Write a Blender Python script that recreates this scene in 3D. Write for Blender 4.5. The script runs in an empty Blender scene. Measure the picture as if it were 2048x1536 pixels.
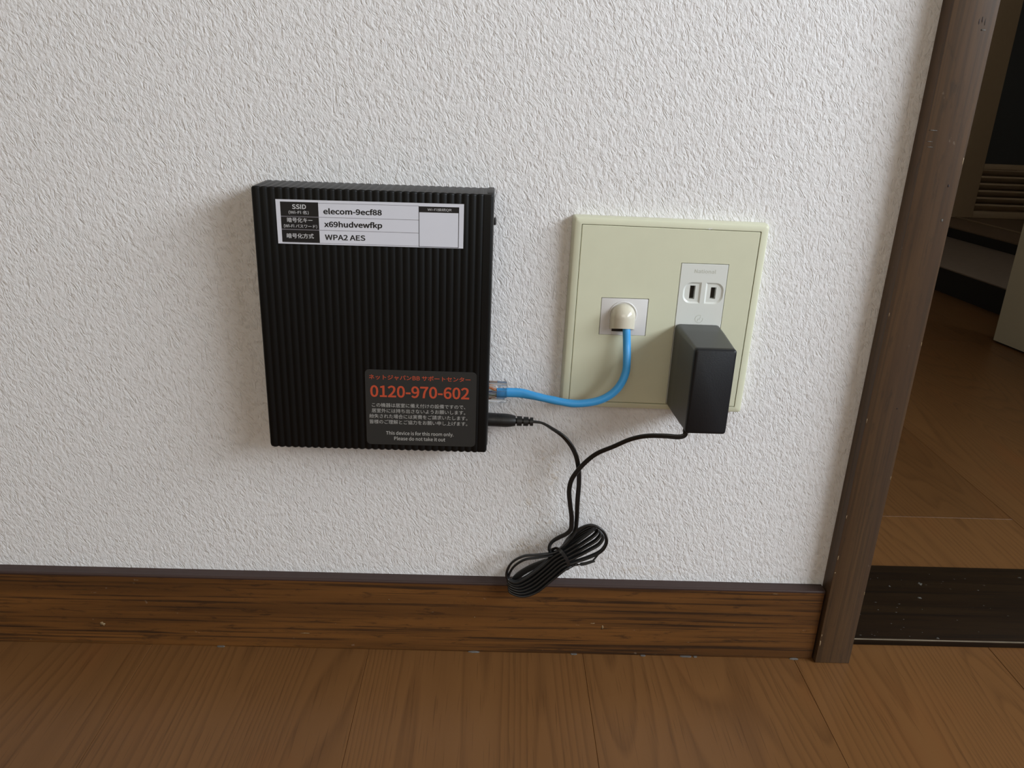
import bpy, bmesh, math, random, os
from mathutils import Vector, Matrix
random.seed(3)
S = 0.001                      # everything below is written in millimetres
scene = bpy.context.scene
COL = scene.collection

# ------------------------------------------------------------------ camera, sky, lights, exposure
R = [[0.9992283501671969, -0.012726045941654088, 0.03715847113152792],
     [0.03028329455878574, -0.352846567268715, -0.9351910083172048],
     [0.025012522719779825, 0.935594649258628, -0.3521889066762572]]   # rows: right, down, forward
cam_data = bpy.data.cameras.new('camera')
cam = bpy.data.objects.new('camera', cam_data)
COL.objects.link(cam)
r_, d_, f_ = Vector(R[0]), Vector(R[1]), Vector(R[2])
m = Matrix((r_, -d_, -f_)).transposed().to_4x4()
m.translation = Vector((-52.646, -476.783, 382.687)) * S
cam.matrix_world = m
cam_data.sensor_width = 36.0
cam_data.lens = 1595.2 / 2048 * 36
cam_data.clip_start = 0.01
cam_data.clip_end = 50
scene.camera = cam

world = bpy.data.worlds.new('world')
scene.world = world
world.use_nodes = True
world.node_tree.nodes['Background'].inputs[0].default_value = (0.75, 0.87, 1.0, 1)
world.node_tree.nodes['Background'].inputs[1].default_value = 1.0

def area_light(name, loc, size, energy, color, target):
    ld = bpy.data.lights.new(name, 'AREA')
    ld.shape = 'RECTANGLE'; ld.size, ld.size_y = size[0] * S, size[1] * S
    ld.energy = energy; ld.color = color
    o = bpy.data.objects.new(name, ld)
    COL.objects.link(o)
    o.location = Vector(loc) * S
    o.rotation_euler = (Vector(target) - Vector(loc)).to_track_quat('-Z', 'Z').to_euler()
    return o
# daylight through the two panes of the balcony door in the right wall
area_light('window_daylight', (1222, -520, 900), (480, 1640), 20.0, (0.865, 0.935, 1.0), (0, -520, 900))
area_light('window_daylight', (1222, -1040, 900), (480, 1640), 20.0, (0.865, 0.935, 1.0), (0, -1040, 900))
# added warm fill behind the camera, standing in for light bounced about the room
area_light('rear_warm_fill', (-300, -2380, 1300), (1500, 1100), 7.0, (1.0, 0.80, 0.54), (-300, 0, 900))
# weak added fill, high at the far right, lifts the unlit hall
area_light('hall_fill', (1750, 700, 1500), (500, 500), 0.6, (1.0, 0.90, 0.74), (900, 900, 0))

scene.cycles.max_bounces = 8
scene.cycles.diffuse_bounces = 4
scene.cycles.glossy_bounces = 3
scene.view_settings.view_transform = 'Standard'
scene.view_settings.look = 'None'
scene.view_settings.exposure = 0.0
scene.view_settings.gamma = 1.0
scene.view_settings.use_curve_mapping = False

# ------------------------------------------------------------------ helpers
def origin_of(parent):
    v = Vector((0, 0, 0))
    while parent is not None:
        v = v + parent.location; parent = parent.parent
    return v

def link(name, mesh, mat, parent=None, smooth=False, sharp=None):
    o = bpy.data.objects.new(name, mesh)
    COL.objects.link(o)
    if mat is not None and not mesh.materials: mesh.materials.append(mat)
    if smooth:
        for p in mesh.polygons: p.use_smooth = True
        if sharp is not None:
            bm = bmesh.new(); bm.from_mesh(mesh)
            for e in bm.edges:
                if len(e.link_faces) == 2 and e.calc_face_angle(0) > math.radians(sharp): e.smooth = False
            bm.to_mesh(mesh); bm.free()
    if parent is not None: o.parent = parent
    return o

def from_bm(name, bm, mat, parent=None, smooth=False, sharp=None):
    """bm is in millimetres, world coordinates"""
    bmesh.ops.recalc_face_normals(bm, faces=bm.faces)
    off = origin_of(parent)
    for v in bm.verts: v.co = v.co * S - off
    me = bpy.data.meshes.new(name)
    bm.to_mesh(me); bm.free()
    return link(name, me, mat, parent, smooth, sharp)

def box_bm(x0, x1, y0, y1, z0, z1, bev=0, seg=2, bm=None, M=None):
    b = bmesh.new()
    bmesh.ops.create_cube(b, size=1)
    for v in b.verts:
        v.co = Vector(((x0 + x1) / 2 + v.co.x * (x1 - x0), (y0 + y1) / 2 + v.co.y * (y1 - y0), (z0 + z1) / 2 + v.co.z * (z1 - z0)))
    if bev: bmesh.ops.bevel(b, geom=b.edges[:], offset=bev, segments=seg, affect='EDGES', profile=0.5)
    if M is not None: b.transform(M)
    if bm is not None:
        me = bpy.data.meshes.new('tmp'); b.to_mesh(me); b.free(); bm.from_mesh(me); bpy.data.meshes.remove(me)
        return bm
    return b

def box(name, x0, x1, y0, y1, z0, z1, mat, parent=None, bev=0, seg=2, M=None):
    return from_bm(name, box_bm(x0, x1, y0, y1, z0, z1, bev, seg, M=M), mat, parent, smooth=bool(bev), sharp=35 if bev else None)

def prism_bm(poly, y0, y1, M=None):
    """polygon in x, z extruded along y"""
    bm = bmesh.new()
    a = [bm.verts.new((x, y0, z)) for x, z in poly]
    b = [bm.verts.new((x, y1, z)) for x, z in poly]
    bm.faces.new(a); bm.faces.new(b[::-1])
    n = len(poly)
    for i in range(n): bm.faces.new((a[i], b[i], b[(i + 1) % n], a[(i + 1) % n]))
    if M is not None: bm.transform(M)
    return bm

def rrect(x0, x1, z0, z1, r, n=6, corners=(1, 1, 1, 1)):
    pts = []
    for k, (cx, cz, a0) in enumerate(((x1 - r, z1 - r, 0), (x0 + r, z1 - r, 90), (x0 + r, z0 + r, 180), (x1 - r, z0 + r, 270))):
        if not corners[k]:
            pts.append(((x1, x0, x0, x1)[k], (z1, z1, z0, z0)[k])); continue
        for i in range(n + 1):
            a = math.radians(a0 + 90 * i / n)
            pts.append((cx + r * math.cos(a), cz + r * math.sin(a)))
    return pts

def boolean(o, cutters):
    for c in cutters:
        md = o.modifiers.new('b', 'BOOLEAN'); md.operation = 'DIFFERENCE'; md.solver = 'EXACT'; md.object = c
    bpy.context.view_layer.update()
    me = bpy.data.meshes.new_from_object(o.evaluated_get(bpy.context.evaluated_depsgraph_get()))
    o.modifiers.clear(); o.data = me
    for c in cutters: bpy.data.objects.remove(c)
    return o

def catmull(pts, step=1.0):
    P_ = [Vector(p) for p in pts]
    P_ = [P_[0] * 2 - P_[1]] + P_ + [P_[-1] * 2 - P_[-2]]
    out = []
    for i in range(1, len(P_) - 2):
        p0, p1, p2, p3 = P_[i - 1:i + 3]
        d1 = max((p1 - p0).length, 1e-6) ** .5; d2 = max((p2 - p1).length, 1e-6) ** .5; d3 = max((p3 - p2).length, 1e-6) ** .5
        m1 = (p1 - p0) / d1 - (p2 - p0) / (d1 + d2) + (p2 - p1) / d2
        m2 = (p2 - p1) / d2 - (p3 - p1) / (d2 + d3) + (p3 - p2) / d3
        m1 *= d2; m2 *= d2
        n = max(2, int((p2 - p1).length / step))
        for k in range(n):
            t = k / n
            out.append(p1 * (2 * t**3 - 3 * t**2 + 1) + m1 * (t**3 - 2 * t**2 + t) + p2 * (-2 * t**3 + 3 * t**2) + m2 * (t**3 - t**2))
    out.append(P_[-2])
    return out

def circle_profile(r, n=14): return [(r * math.cos(2 * math.pi * i / n), r * math.sin(2 * math.pi * i / n)) for i in range(n)]
def twin_profile(r=0.8, g=0.74, n=9):
    """figure of eight section of a flat two-core cord; first axis is its wide one"""
    pts = []
    for sgn, a0 in ((1, -125), (-1, 55)):
        for i in range(n):
            a = math.radians(a0 + 250 * i / (n - 1))
            pts.append((sgn * g + r * math.cos(a), r * math.sin(a)))
    return pts

def sweep_bm(path, prof, scale=None, twist=None, up=(0, -1, 0)):
    """prof (a, b): a runs sideways (across the path, in the plane facing up), b runs towards up"""
    bm = bmesh.new(); rings = []; n = len(path)
    for i, p in enumerate(path):
        t = (path[min(i + 1, n - 1)] - path[max(i - 1, 0)]).normalized()
        u = Vector(up) - t * Vector(up).dot(t)
        if u.length < 0.15: u = prev_u - t * prev_u.dot(t)
        u.normalize(); prev_u = u
        s = t.cross(u)
        if twist:
            a = math.radians(twist(i / (n - 1)))
            u, s = u * math.cos(a) + s * math.sin(a), s * math.cos(a) - u * math.sin(a)
        k = scale(i / (n - 1)) if scale else (1, 1)
        rings.append([bm.verts.new(p + s * (q[0] * k[0]) + u * (q[1] * k[1])) for q in prof])
    m_ = len(prof)
    for i in range(n - 1):
        for j in range(m_):
            bm.faces.new((rings[i][j], rings[i][(j + 1) % m_], rings[i + 1][(j + 1) % m_], rings[i + 1][j]))
    bm.faces.new(rings[0][::-1]); bm.faces.new(rings[-1])
    return bm

def lathe_bm(p0, p1, prof, n=28):
    """prof: (distance along p0->p1 in mm, radius)"""
    p0, p1 = Vector(p0), Vector(p1); ax = (p1 - p0).normalized()
    u = ax.orthogonal().normalized(); w = ax.cross(u)
    bm = bmesh.new(); rings = []
    for d, r in prof:
        rings.append([bm.verts.new(p0 + ax * d + (u * math.cos(2 * math.pi * i / n) + w * math.sin(2 * math.pi * i / n)) * r) for i in range(n)])
    for a, b in zip(rings, rings[1:]):
        for j in range(n): bm.faces.new((a[j], a[(j + 1) % n], b[(j + 1) % n], b[j]))
    bm.faces.new(rings[0][::-1]); bm.faces.new(rings[-1])
    return bm

def thing(name, label, cat, loc, group=None):
    o = bpy.data.objects.new(name, None); COL.objects.link(o)
    o.empty_display_size = 0.01
    o.location = Vector(loc) * S; o['label'] = label; o['category'] = cat
    if group: o['group'] = group
    return o
def structure(o):
    o['kind'] = 'structure'; return o
def struct_root(name, loc=(0, 0, 0)):
    o = bpy.data.objects.new(name, None); COL.objects.link(o); o.location = Vector(loc) * S; o['kind'] = 'structure'; o.empty_display_size = .01
    return o

# ------------------------------------------------------------------ materials
class NT:
    def __init__(s, name):
        s.m = bpy.data.materials.new(name); s.m.use_nodes = True; s.t = s.m.node_tree
        s.b = s.t.nodes['Principled BSDF']
    def n(s, typ, **kw):
        x = s.t.nodes.new(typ)
        for k, v in kw.items(): setattr(x, k, v)
        return x
    def l(s, a, b): s.t.links.new(a, b)
    def val(s, x, sock):
        if isinstance(x, (int, float)): sock.default_value = x
        elif isinstance(x, tuple): sock.default_value = x
        else: s.l(x, sock)
    def math(s, op, a, b=0.0, c=None, clamp=False):
        x = s.n('ShaderNodeMath', operation=op, use_clamp=clamp)
        s.val(a, x.inputs[0]); s.val(b, x.inputs[1])
        if c is not None: s.val(c, x.inputs[2])
        return x.outputs[0]
    def obj(s): return s.n('ShaderNodeTexCoord').outputs['Object']
    def mapping(s, v, scale=(1, 1, 1), rot=(0, 0, 0), loc=(0, 0, 0)):
        x = s.n('ShaderNodeMapping'); s.l(v, x.inputs[0])
        s.val(loc, x.inputs['Location']); x.inputs['Rotation'].default_value = rot; x.inputs['Scale'].default_value = scale
        return x.outputs[0]
    def noise(s, v, scale, detail=2.0, rough=0.5, dist=0.0, out=0):
        x = s.n('ShaderNodeTexNoise'); s.l(v, x.inputs['Vector'])
        x.inputs['Scale'].default_value = scale; x.inputs['Detail'].default_value = detail
        x.inputs['Roughness'].default_value = rough; x.inputs['Distortion'].default_value = dist
        return x.outputs[out]
    def ramp(s, f, stops, interp='LINEAR'):
        x = s.n('ShaderNodeValToRGB'); s.l(f, x.inputs[0]); x.color_ramp.interpolation = interp
        e = x.color_ramp.elements
        while len(e) < len(stops): e.new(0.5)
        for el, (p, c) in zip(e, stops):
            el.position = p; el.color = (c, c, c, 1) if isinstance(c, (int, float)) else (*c, 1)
        return x.outputs[0]
    def mix(s, f, a, b, blend='MIX'):
        x = s.n('ShaderNodeMix', data_type='RGBA', blend_type=blend)
        s.val(f, x.inputs[0])
        for v, k in ((a, 6), (b, 7)):
            if isinstance(v, tuple): x.inputs[k].default_value = (*v, 1) if len(v) == 3 else v
            else: s.l(v, x.inputs[k])
        return x.outputs[2]
    def bump(s, h, strength, dist_mm):
        x = s.n('ShaderNodeBump'); x.inputs['Strength'].default_value = strength; x.inputs['Distance'].default_value = dist_mm * S
        s.l(h, x.inputs['Height']); s.l(x.outputs[0], s.b.inputs['Normal']); return x
    def smooth(s, v, a, b):
        x = s.n('ShaderNodeMapRange', interpolation_type='SMOOTHSTEP'); s.val(v, x.inputs[0])
        x.inputs[1].default_value = a; x.inputs[2].default_value = b
        return x.outputs[0]

def plastic(name, col, rough=0.4, grain=0.0, grain_scale=3500, spec=0.5, coat=0.0, vary=0.04):
    k = NT(name); b = k.b
    v = k.obj()
    nz = k.noise(v, 90, 3)
    c2 = tuple(min(1, x * (1 - vary * 2)) for x in col)
    k.l(k.mix(nz, col, c2), b.inputs['Base Color'])
    b.inputs['Roughness'].default_value = rough
    b.inputs['Specular IOR Level'].default_value = spec
    b.inputs['Coat Weight'].default_value = coat
    if grain: k.bump(k.noise(v, grain_scale, 2), grain, 0.05)
    return k.m

def wallpaper():
    k = NT('embossed_wallpaper'); v = k.obj()
    # soft lumps
    w_l = k.mapping(v, rot=(0, math.radians(20), 0))
    lump = k.noise(k.mapping(w_l, scale=(1.25, 1, .8)), 330, 2.5, 0.55)
    # fine creases in two directions: upright, and leaning down to the right
    warp = k.noise(v, 260, 2, out=1)
    wv = k.n('ShaderNodeVectorMath', operation='MULTIPLY_ADD'); k.l(warp, wv.inputs[0]); wv.inputs[1].default_value = (.0005,) * 3; k.l(v, wv.inputs[2])
    w = wv.outputs[0]
    def crease(rot, sx, sz, wid, seed):
        mp = k.mapping(w, rot=(0, rot, 0), loc=(seed, 0, seed))
        mp = k.mapping(mp, scale=(sx, 300, sz))
        n_ = k.noise(mp, 1.0, 1.5, 0.5)
        a = k.math('ABSOLUTE', k.math('SUBTRACT', n_, 0.5))
        ln = k.math('SUBTRACT', 1.0, k.smooth(a, 0.0, wid))
        gate = k.smooth(k.noise(k.mapping(w, loc=(seed * 3, 0, 0)), 210, 1), 0.49, 0.64)
        return k.math('MULTIPLY', ln, gate)
    c1 = crease(math.radians(3), 480, 75, 0.075, 1.3)
    c2 = crease(math.radians(33), 480, 75, 0.075, 4.7)
    c3 = crease(math.radians(45), 480, 80, 0.055, 8.1)
    cr = k.math('MAXIMUM', k.math('MAXIMUM', c1, c2), k.math('MULTIPLY', c3, 0.6))
    fine = k.noise(v, 1300, 2, 0.6)
    h = k.math('SUBTRACT', k.math('MULTIPLY_ADD', fine, 0.14, k.math('MULTIPLY', lump, 1.15)), k.math('MULTIPLY', cr, 0.33))
    bp = k.bump(h, 1.0, 0.72)
    base = (0.80, 0.785, 0.785)
    tone = k.mix(k.noise(v, 150, 3), (0.79, 0.765, 0.765), (0.81, 0.81, 0.815))
    col = k.mix(k.math('MULTIPLY', cr, 0.12), tone, (0.50, 0.46, 0.42))
    # small yellowish smudges and scuffs where the cable hangs
    sp = k.n('ShaderNodeSeparateXYZ'); k.l(v, sp.inputs[0])
    blot = k.noise(v, 260, 3, 0.6)
    total = None
    for x, z, rx, rz, s_ in ((-10, 143, 4, 12, 1.0), (-26, 134, 3, 3, 1.2), (-28, 118, 4, 3, 1.0), (-14, 104, 5, 5, .8), (-26, 84, 12, 5, .9),
                             (-12, 83, 5, 6, 1.0), (22, 130, 5, 4, .7), (60, 66, 22, 3, .8), (-20, 152, 6, 5, .6), (150, 62, 20, 2.5, .5)):
        dx = k.math('MULTIPLY', k.math('SUBTRACT', sp.outputs[0], x * S), 1 / (rx * S))
        dz = k.math('MULTIPLY', k.math('SUBTRACT', sp.outputs[2], z * S), 1 / (rz * S))
        d = k.math('ADD', k.math('MULTIPLY', dx, dx), k.math('MULTIPLY', dz, dz))
        g_ = k.math('MULTIPLY', k.math('SUBTRACT', 1.0, k.smooth(d, 0.1, 2.2)), s_)
        total = g_ if total is None else k.math('MAXIMUM', total, g_)
    f = k.math('MULTIPLY', k.math('MULTIPLY', total, k.smooth(blot, 0.45, 0.72)), 0.5)
    col = k.mix(f, col, (0.50, 0.37, 0.20))
    k.l(col, k.b.inputs['Base Color'])
    k.b.inputs['Roughness'].default_value = 0.62
    k.b.inputs['Specular IOR Level'].default_value = 0.3
    return k.m

def floor_wood(name, light, dark, deep):
    """grain runs along the plank's own y axis; every plank takes its own offset"""
    k = NT(name); v = k.obj()
    oi = k.n('ShaderNodeObjectInfo')
    cmb = k.n('ShaderNodeCombineXYZ'); k.l(oi.outputs['Random'], cmb.inputs[0]); k.l(oi.outputs['Random'], cmb.inputs[1])
    va = k.n('ShaderNodeVectorMath', operation='MULTIPLY_ADD'); k.l(cmb.outputs[0], va.inputs[0]); va.inputs[1].default_value = (13.7, 41.3, 0); k.l(v, va.inputs[2])
    w = va.outputs[0]
    figure = k.noise(k.mapping(w, scale=(9.0, 0.5, 1)), 1.0, 1.0, 0.4, 0.12)
    rings = k.math('FRACT', k.math('MULTIPLY', figure, 62.0))
    line = k.ramp(rings, [(0, 0.0), (0.55, 0.25), (0.85, 1.0), (1.0, 0.0)])
    fine = k.noise(k.mapping(w, scale=(420, 9, 1)), 1.0, 2, 0.6)
    pore = k.smooth(k.noise(k.mapping(w, scale=(900, 22, 1)), 1.0, 1), 0.60, 0.72)
    broad = k.noise(k.mapping(w, scale=(11, 1.6, 1)), 1.0, 2)
    c = k.mix(broad, light, dark)
    c = k.mix(k.math('MULTIPLY', line, k.math('MULTIPLY_ADD', fine, 0.55, 0.04)), c, deep)
    c = k.mix(k.math('MULTIPLY', pore, 0.34), c, deep)
    blush = k.smooth(k.noise(k.mapping(w, scale=(16, 5, 1), loc=(3, 3, 0)), 1.0, 2), 0.55, 0.8)
    c = k.mix(k.math('MULTIPLY', blush, 0.35), c, tuple(x * y for x, y in zip(light, (1.05, .78, .65))))
    tint = k.math('MULTIPLY_ADD', oi.outputs['Random'], 0.24, 0.88)
    hs = k.n('ShaderNodeHueSaturation'); k.l(c, hs.inputs['Color']); k.l(tint, hs.inputs['Value'])
    k.l(hs.outputs[0], k.b.inputs['Base Color'])
    k.l(k.math('MULTIPLY_ADD', fine, 0.10, 0.30), k.b.inputs['Roughness'])
    k.b.inputs['Specular IOR Level'].default_value = 0.25
    k.bump(k.math('MULTIPLY_ADD', pore, -1.0, k.math('MULTIPLY', fine, 0.4)), 0.15, 0.05)
    return k.m

def dark_wood(name, axis, light, dark, streak, amount=0.8, rough=0.45, scratch=0.0, worn=(0.30, 0.24, 0.18), blotch=0.5):
    """walnut stained trim; axis is the direction of the grain"""
    k = NT(name); v = k.obj()
    def sc(a, b): return tuple(a if i == axis else b for i in range(3))
    broad = k.noise(k.mapping(v, scale=sc(3, 60)), 1.0, 3, 0.6)
    c = k.mix(k.smooth(broad, 0.35, 0.65), light, dark)
    warp = k.noise(k.mapping(v, scale=sc(10, 60)), 1.0, 3, 0.7)
    s1 = k.smooth(k.noise(k.mapping(v, scale=sc(6, 380)), 1.0, 4, 0.62, 0.3), 0.49, 0.64)
    s2 = k.smooth(k.noise(k.mapping(v, scale=sc(50, 230), loc=(2, 2, 2)), 1.0, 5, 0.7, 0.4), 0.54, 0.70)
    c = k.mix(k.math('MULTIPLY', s1, amount), c, streak)
    c = k.mix(k.math('MULTIPLY', s2, amount * blotch), c, streak)
    grain = k.noise(k.mapping(v, scale=sc(120, 1500)), 1.0, 2, 0.6)
    c = k.mix(k.math('MULTIPLY', grain, 0.35), c, tuple(x * 0.55 for x in light))
    if scratch:
        sp = k.smooth(k.noise(k.mapping(v, scale=sc(120, 190), loc=(5, 1, 3)), 1.0, 3, 0.6), 0.715, 0.75)
        c = k.mix(k.math('MULTIPLY', sp, scratch), c, worn)
    k.l(c, k.b.inputs['Base Color'])
    k.l(k.math('MULTIPLY_ADD', grain, 0.18, rough - 0.09), k.b.inputs['Roughness'])
    k.b.inputs['Specular IOR Level'].default_value = 0.4
    k.bump(k.math('ADD', k.math('MULTIPLY', grain, 0.5), k.math('MULTIPLY', s2, -0.4)), 0.2, 0.12)
    return k.m

def plain_wall(name, col, rough=0.8):
    k = NT(name); v = k.obj()
    k.l(k.mix(k.noise(v, 6, 3), col, tuple(x * .93 for x in col)), k.b.inputs['Base Color'])
    k.b.inputs['Roughness'].default_value = rough
    k.bump(k.noise(v, 300, 3), 0.3, 0.4)
    return k.m

M_WALL = wallpaper()
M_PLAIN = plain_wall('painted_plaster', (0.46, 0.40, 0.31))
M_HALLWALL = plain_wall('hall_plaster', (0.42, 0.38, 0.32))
M_FLOOR = floor_wood('floor_boards', (0.180, 0.084, 0.029), (0.134, 0.060, 0.020), (0.050, 0.020, 0.007))
M_UNDER = plain_wall('board_joint', (0.20, 0.10, 0.035))
M_BASE = dark_wood('skirting_wood', 0, (0.170, 0.070, 0.018), (0.092, 0.038, 0.011), (0.014, 0.009, 0.007), 0.9, 0.42, 0.25, blotch=0.75)
M_BASETOP = dark_wood('skirting_cap_film', 0, (0.055, 0.030, 0.025), (0.044, 0.024, 0.020), (0.02, 0.014, 0.013), 0.3, 0.5)
M_TRIM = dark_wood('door_casing_wood', 2, (0.112, 0.064, 0.032), (0.068, 0.040, 0.024), (0.034, 0.026, 0.020), 0.5, 0.42, 0.2, blotch=1.1)
M_SILL = dark_wood('threshold_wood', 0, (0.026, 0.014, 0.0055), (0.016, 0.008, 0.0035), (0.006, 0.004, 0.003), 0.7, 0.50, 0.8, (0.16, 0.13, 0.11))
M_SILL.node_tree.nodes['Principled BSDF'].inputs['Specular IOR Level'].default_value = 0.18
M_SILLEDGE = plastic('threshold_worn_edge', (0.30, 0.25, 0.18), 0.45, vary=0.3)
M_BLACK = plastic('router_black', (0.0048, 0.0049, 0.0049), 0.36, 0.1, 2600, spec=0.22)
M_BLACK2 = plastic('router_side_black', (0.014, 0.014, 0.014), 0.5, 0.2)
M_WHITELAB = plastic('label_paper_white', (0.70, 0.71, 0.78), 0.35, vary=0.01)
M_INK = plastic('label_ink_black', (0.010, 0.010, 0.011), 0.4)
M_GREYLINE = plastic('label_rule_grey', (0.18, 0.17, 0.19), 0.4)
M_LABTEXT = plastic('label_text_white', (0.62, 0.62, 0.64), 0.4)
M_STICK = plastic('charcoal_sticker', (0.021, 0.021, 0.020), 0.52, 0.3, 3000)
M_ORANGE = plastic('sticker_orange_ink', (0.50, 0.070, 0.028), 0.5)
M_STEXT = plastic('sticker_white_ink', (0.42, 0.41, 0.39), 0.5)
M_PLATE = plastic('yellowed_plate_plastic', (0.69, 0.695, 0.525), 0.42, 0.22, 1500, vary=0.03)
M_CHIP = plastic('plate_chip_white', (0.80, 0.79, 0.74), 0.5)
M_GAP = plastic('plate_gap_dark', (0.02, 0.015, 0.010), 0.7)
M_SOCKET = plastic('socket_white_plastic', (0.74, 0.76, 0.72), 0.28, vary=0.01)
M_JACK = plastic('jack_white_plastic', (0.70, 0.69, 0.68), 0.35, vary=0.01)
M_HOOD = plastic('hood_cream_plastic', (0.66, 0.62, 0.51), 0.12, vary=0.01, coat=0.4)
M_MOULD = plastic('moulded_lettering', (0.56, 0.57, 0.50), 0.4)
M_HOLE = plastic('socket_hole_dark', (0.03, 0.018, 0.010), 0.6)
M_METAL = plastic('contact_brass', (0.35, 0.27, 0.13), 0.4)
M_ADAPT = plastic('adapter_charcoal', (0.052, 0.054, 0.052), 0.42, 0.5, 1900)
M_ADFACE = plastic('adapter_front_black', (0.0095, 0.010, 0.012), 0.42, 0.8, 1500, spec=0.35)
M_CORD = plastic('cord_black_vinyl', (0.010, 0.0105, 0.011), 0.30)
M_DC = plastic('plug_black_rubber', (0.011, 0.011, 0.0115), 0.42)
M_TIE = plastic('tie_black_plastic', (0.012, 0.012, 0.012), 0.35)
M_BLUE = plastic('cable_blue_sheath', (0.055, 0.37, 0.80), 0.36, vary=0.03)
M_LOUVRE = plastic('louvre_door_beige', (0.36, 0.255, 0.155), 0.5, vary=0.05)
M_GLASSDK = plastic('dark_door_panel', (0.035, 0.036, 0.036), 0.5)
M_CREAM = plastic('cream_door_paint', (0.62, 0.565, 0.41), 0.5, vary=0.02)
M_TREAD = plastic('step_tread_vinyl', (0.24, 0.18, 0.135), 0.7, 0.4, 900, vary=0.1)
M_RISER = plastic('step_riser_black', (0.012, 0.010, 0.008), 0.6)
M_TREAD2 = plastic('step_brown_board', (0.20, 0.13, 0.08), 0.55, vary=0.1)
WIRES = [plastic('wire_' + n_, c_, 0.4) for n_, c_ in (('orange_white', (0.75, 0.45, 0.30)), ('orange', (0.65, 0.16, 0.03)), ('green_white', (0.62, 0.64, 0.58)),
         ('blue', (0.06, 0.12, 0.35)), ('blue_white', (0.45, 0.50, 0.62)), ('green', (0.16, 0.20, 0.14)), ('brown_white', (0.62, 0.50, 0.42)), ('brown', (0.30, 0.12, 0.06)))]
k_ = NT('clear_plastic')
k_.b.inputs['Base Color'].default_value = (0.95, 0.96, 0.97, 1); k_.b.inputs['Roughness'].default_value = 0.06
k_.b.inputs['Transmission Weight'].default_value = 1.0; k_.b.inputs['IOR'].default_value = 1.30
k_.l(k_.ramp(k_.noise(k_.obj(), 60, 2), [(0, (0.93, 0.94, 0.95)), (1, (0.97, 0.98, 0.98))]), k_.b.inputs['Base Color'])
M_CLEAR = k_.m

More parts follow.
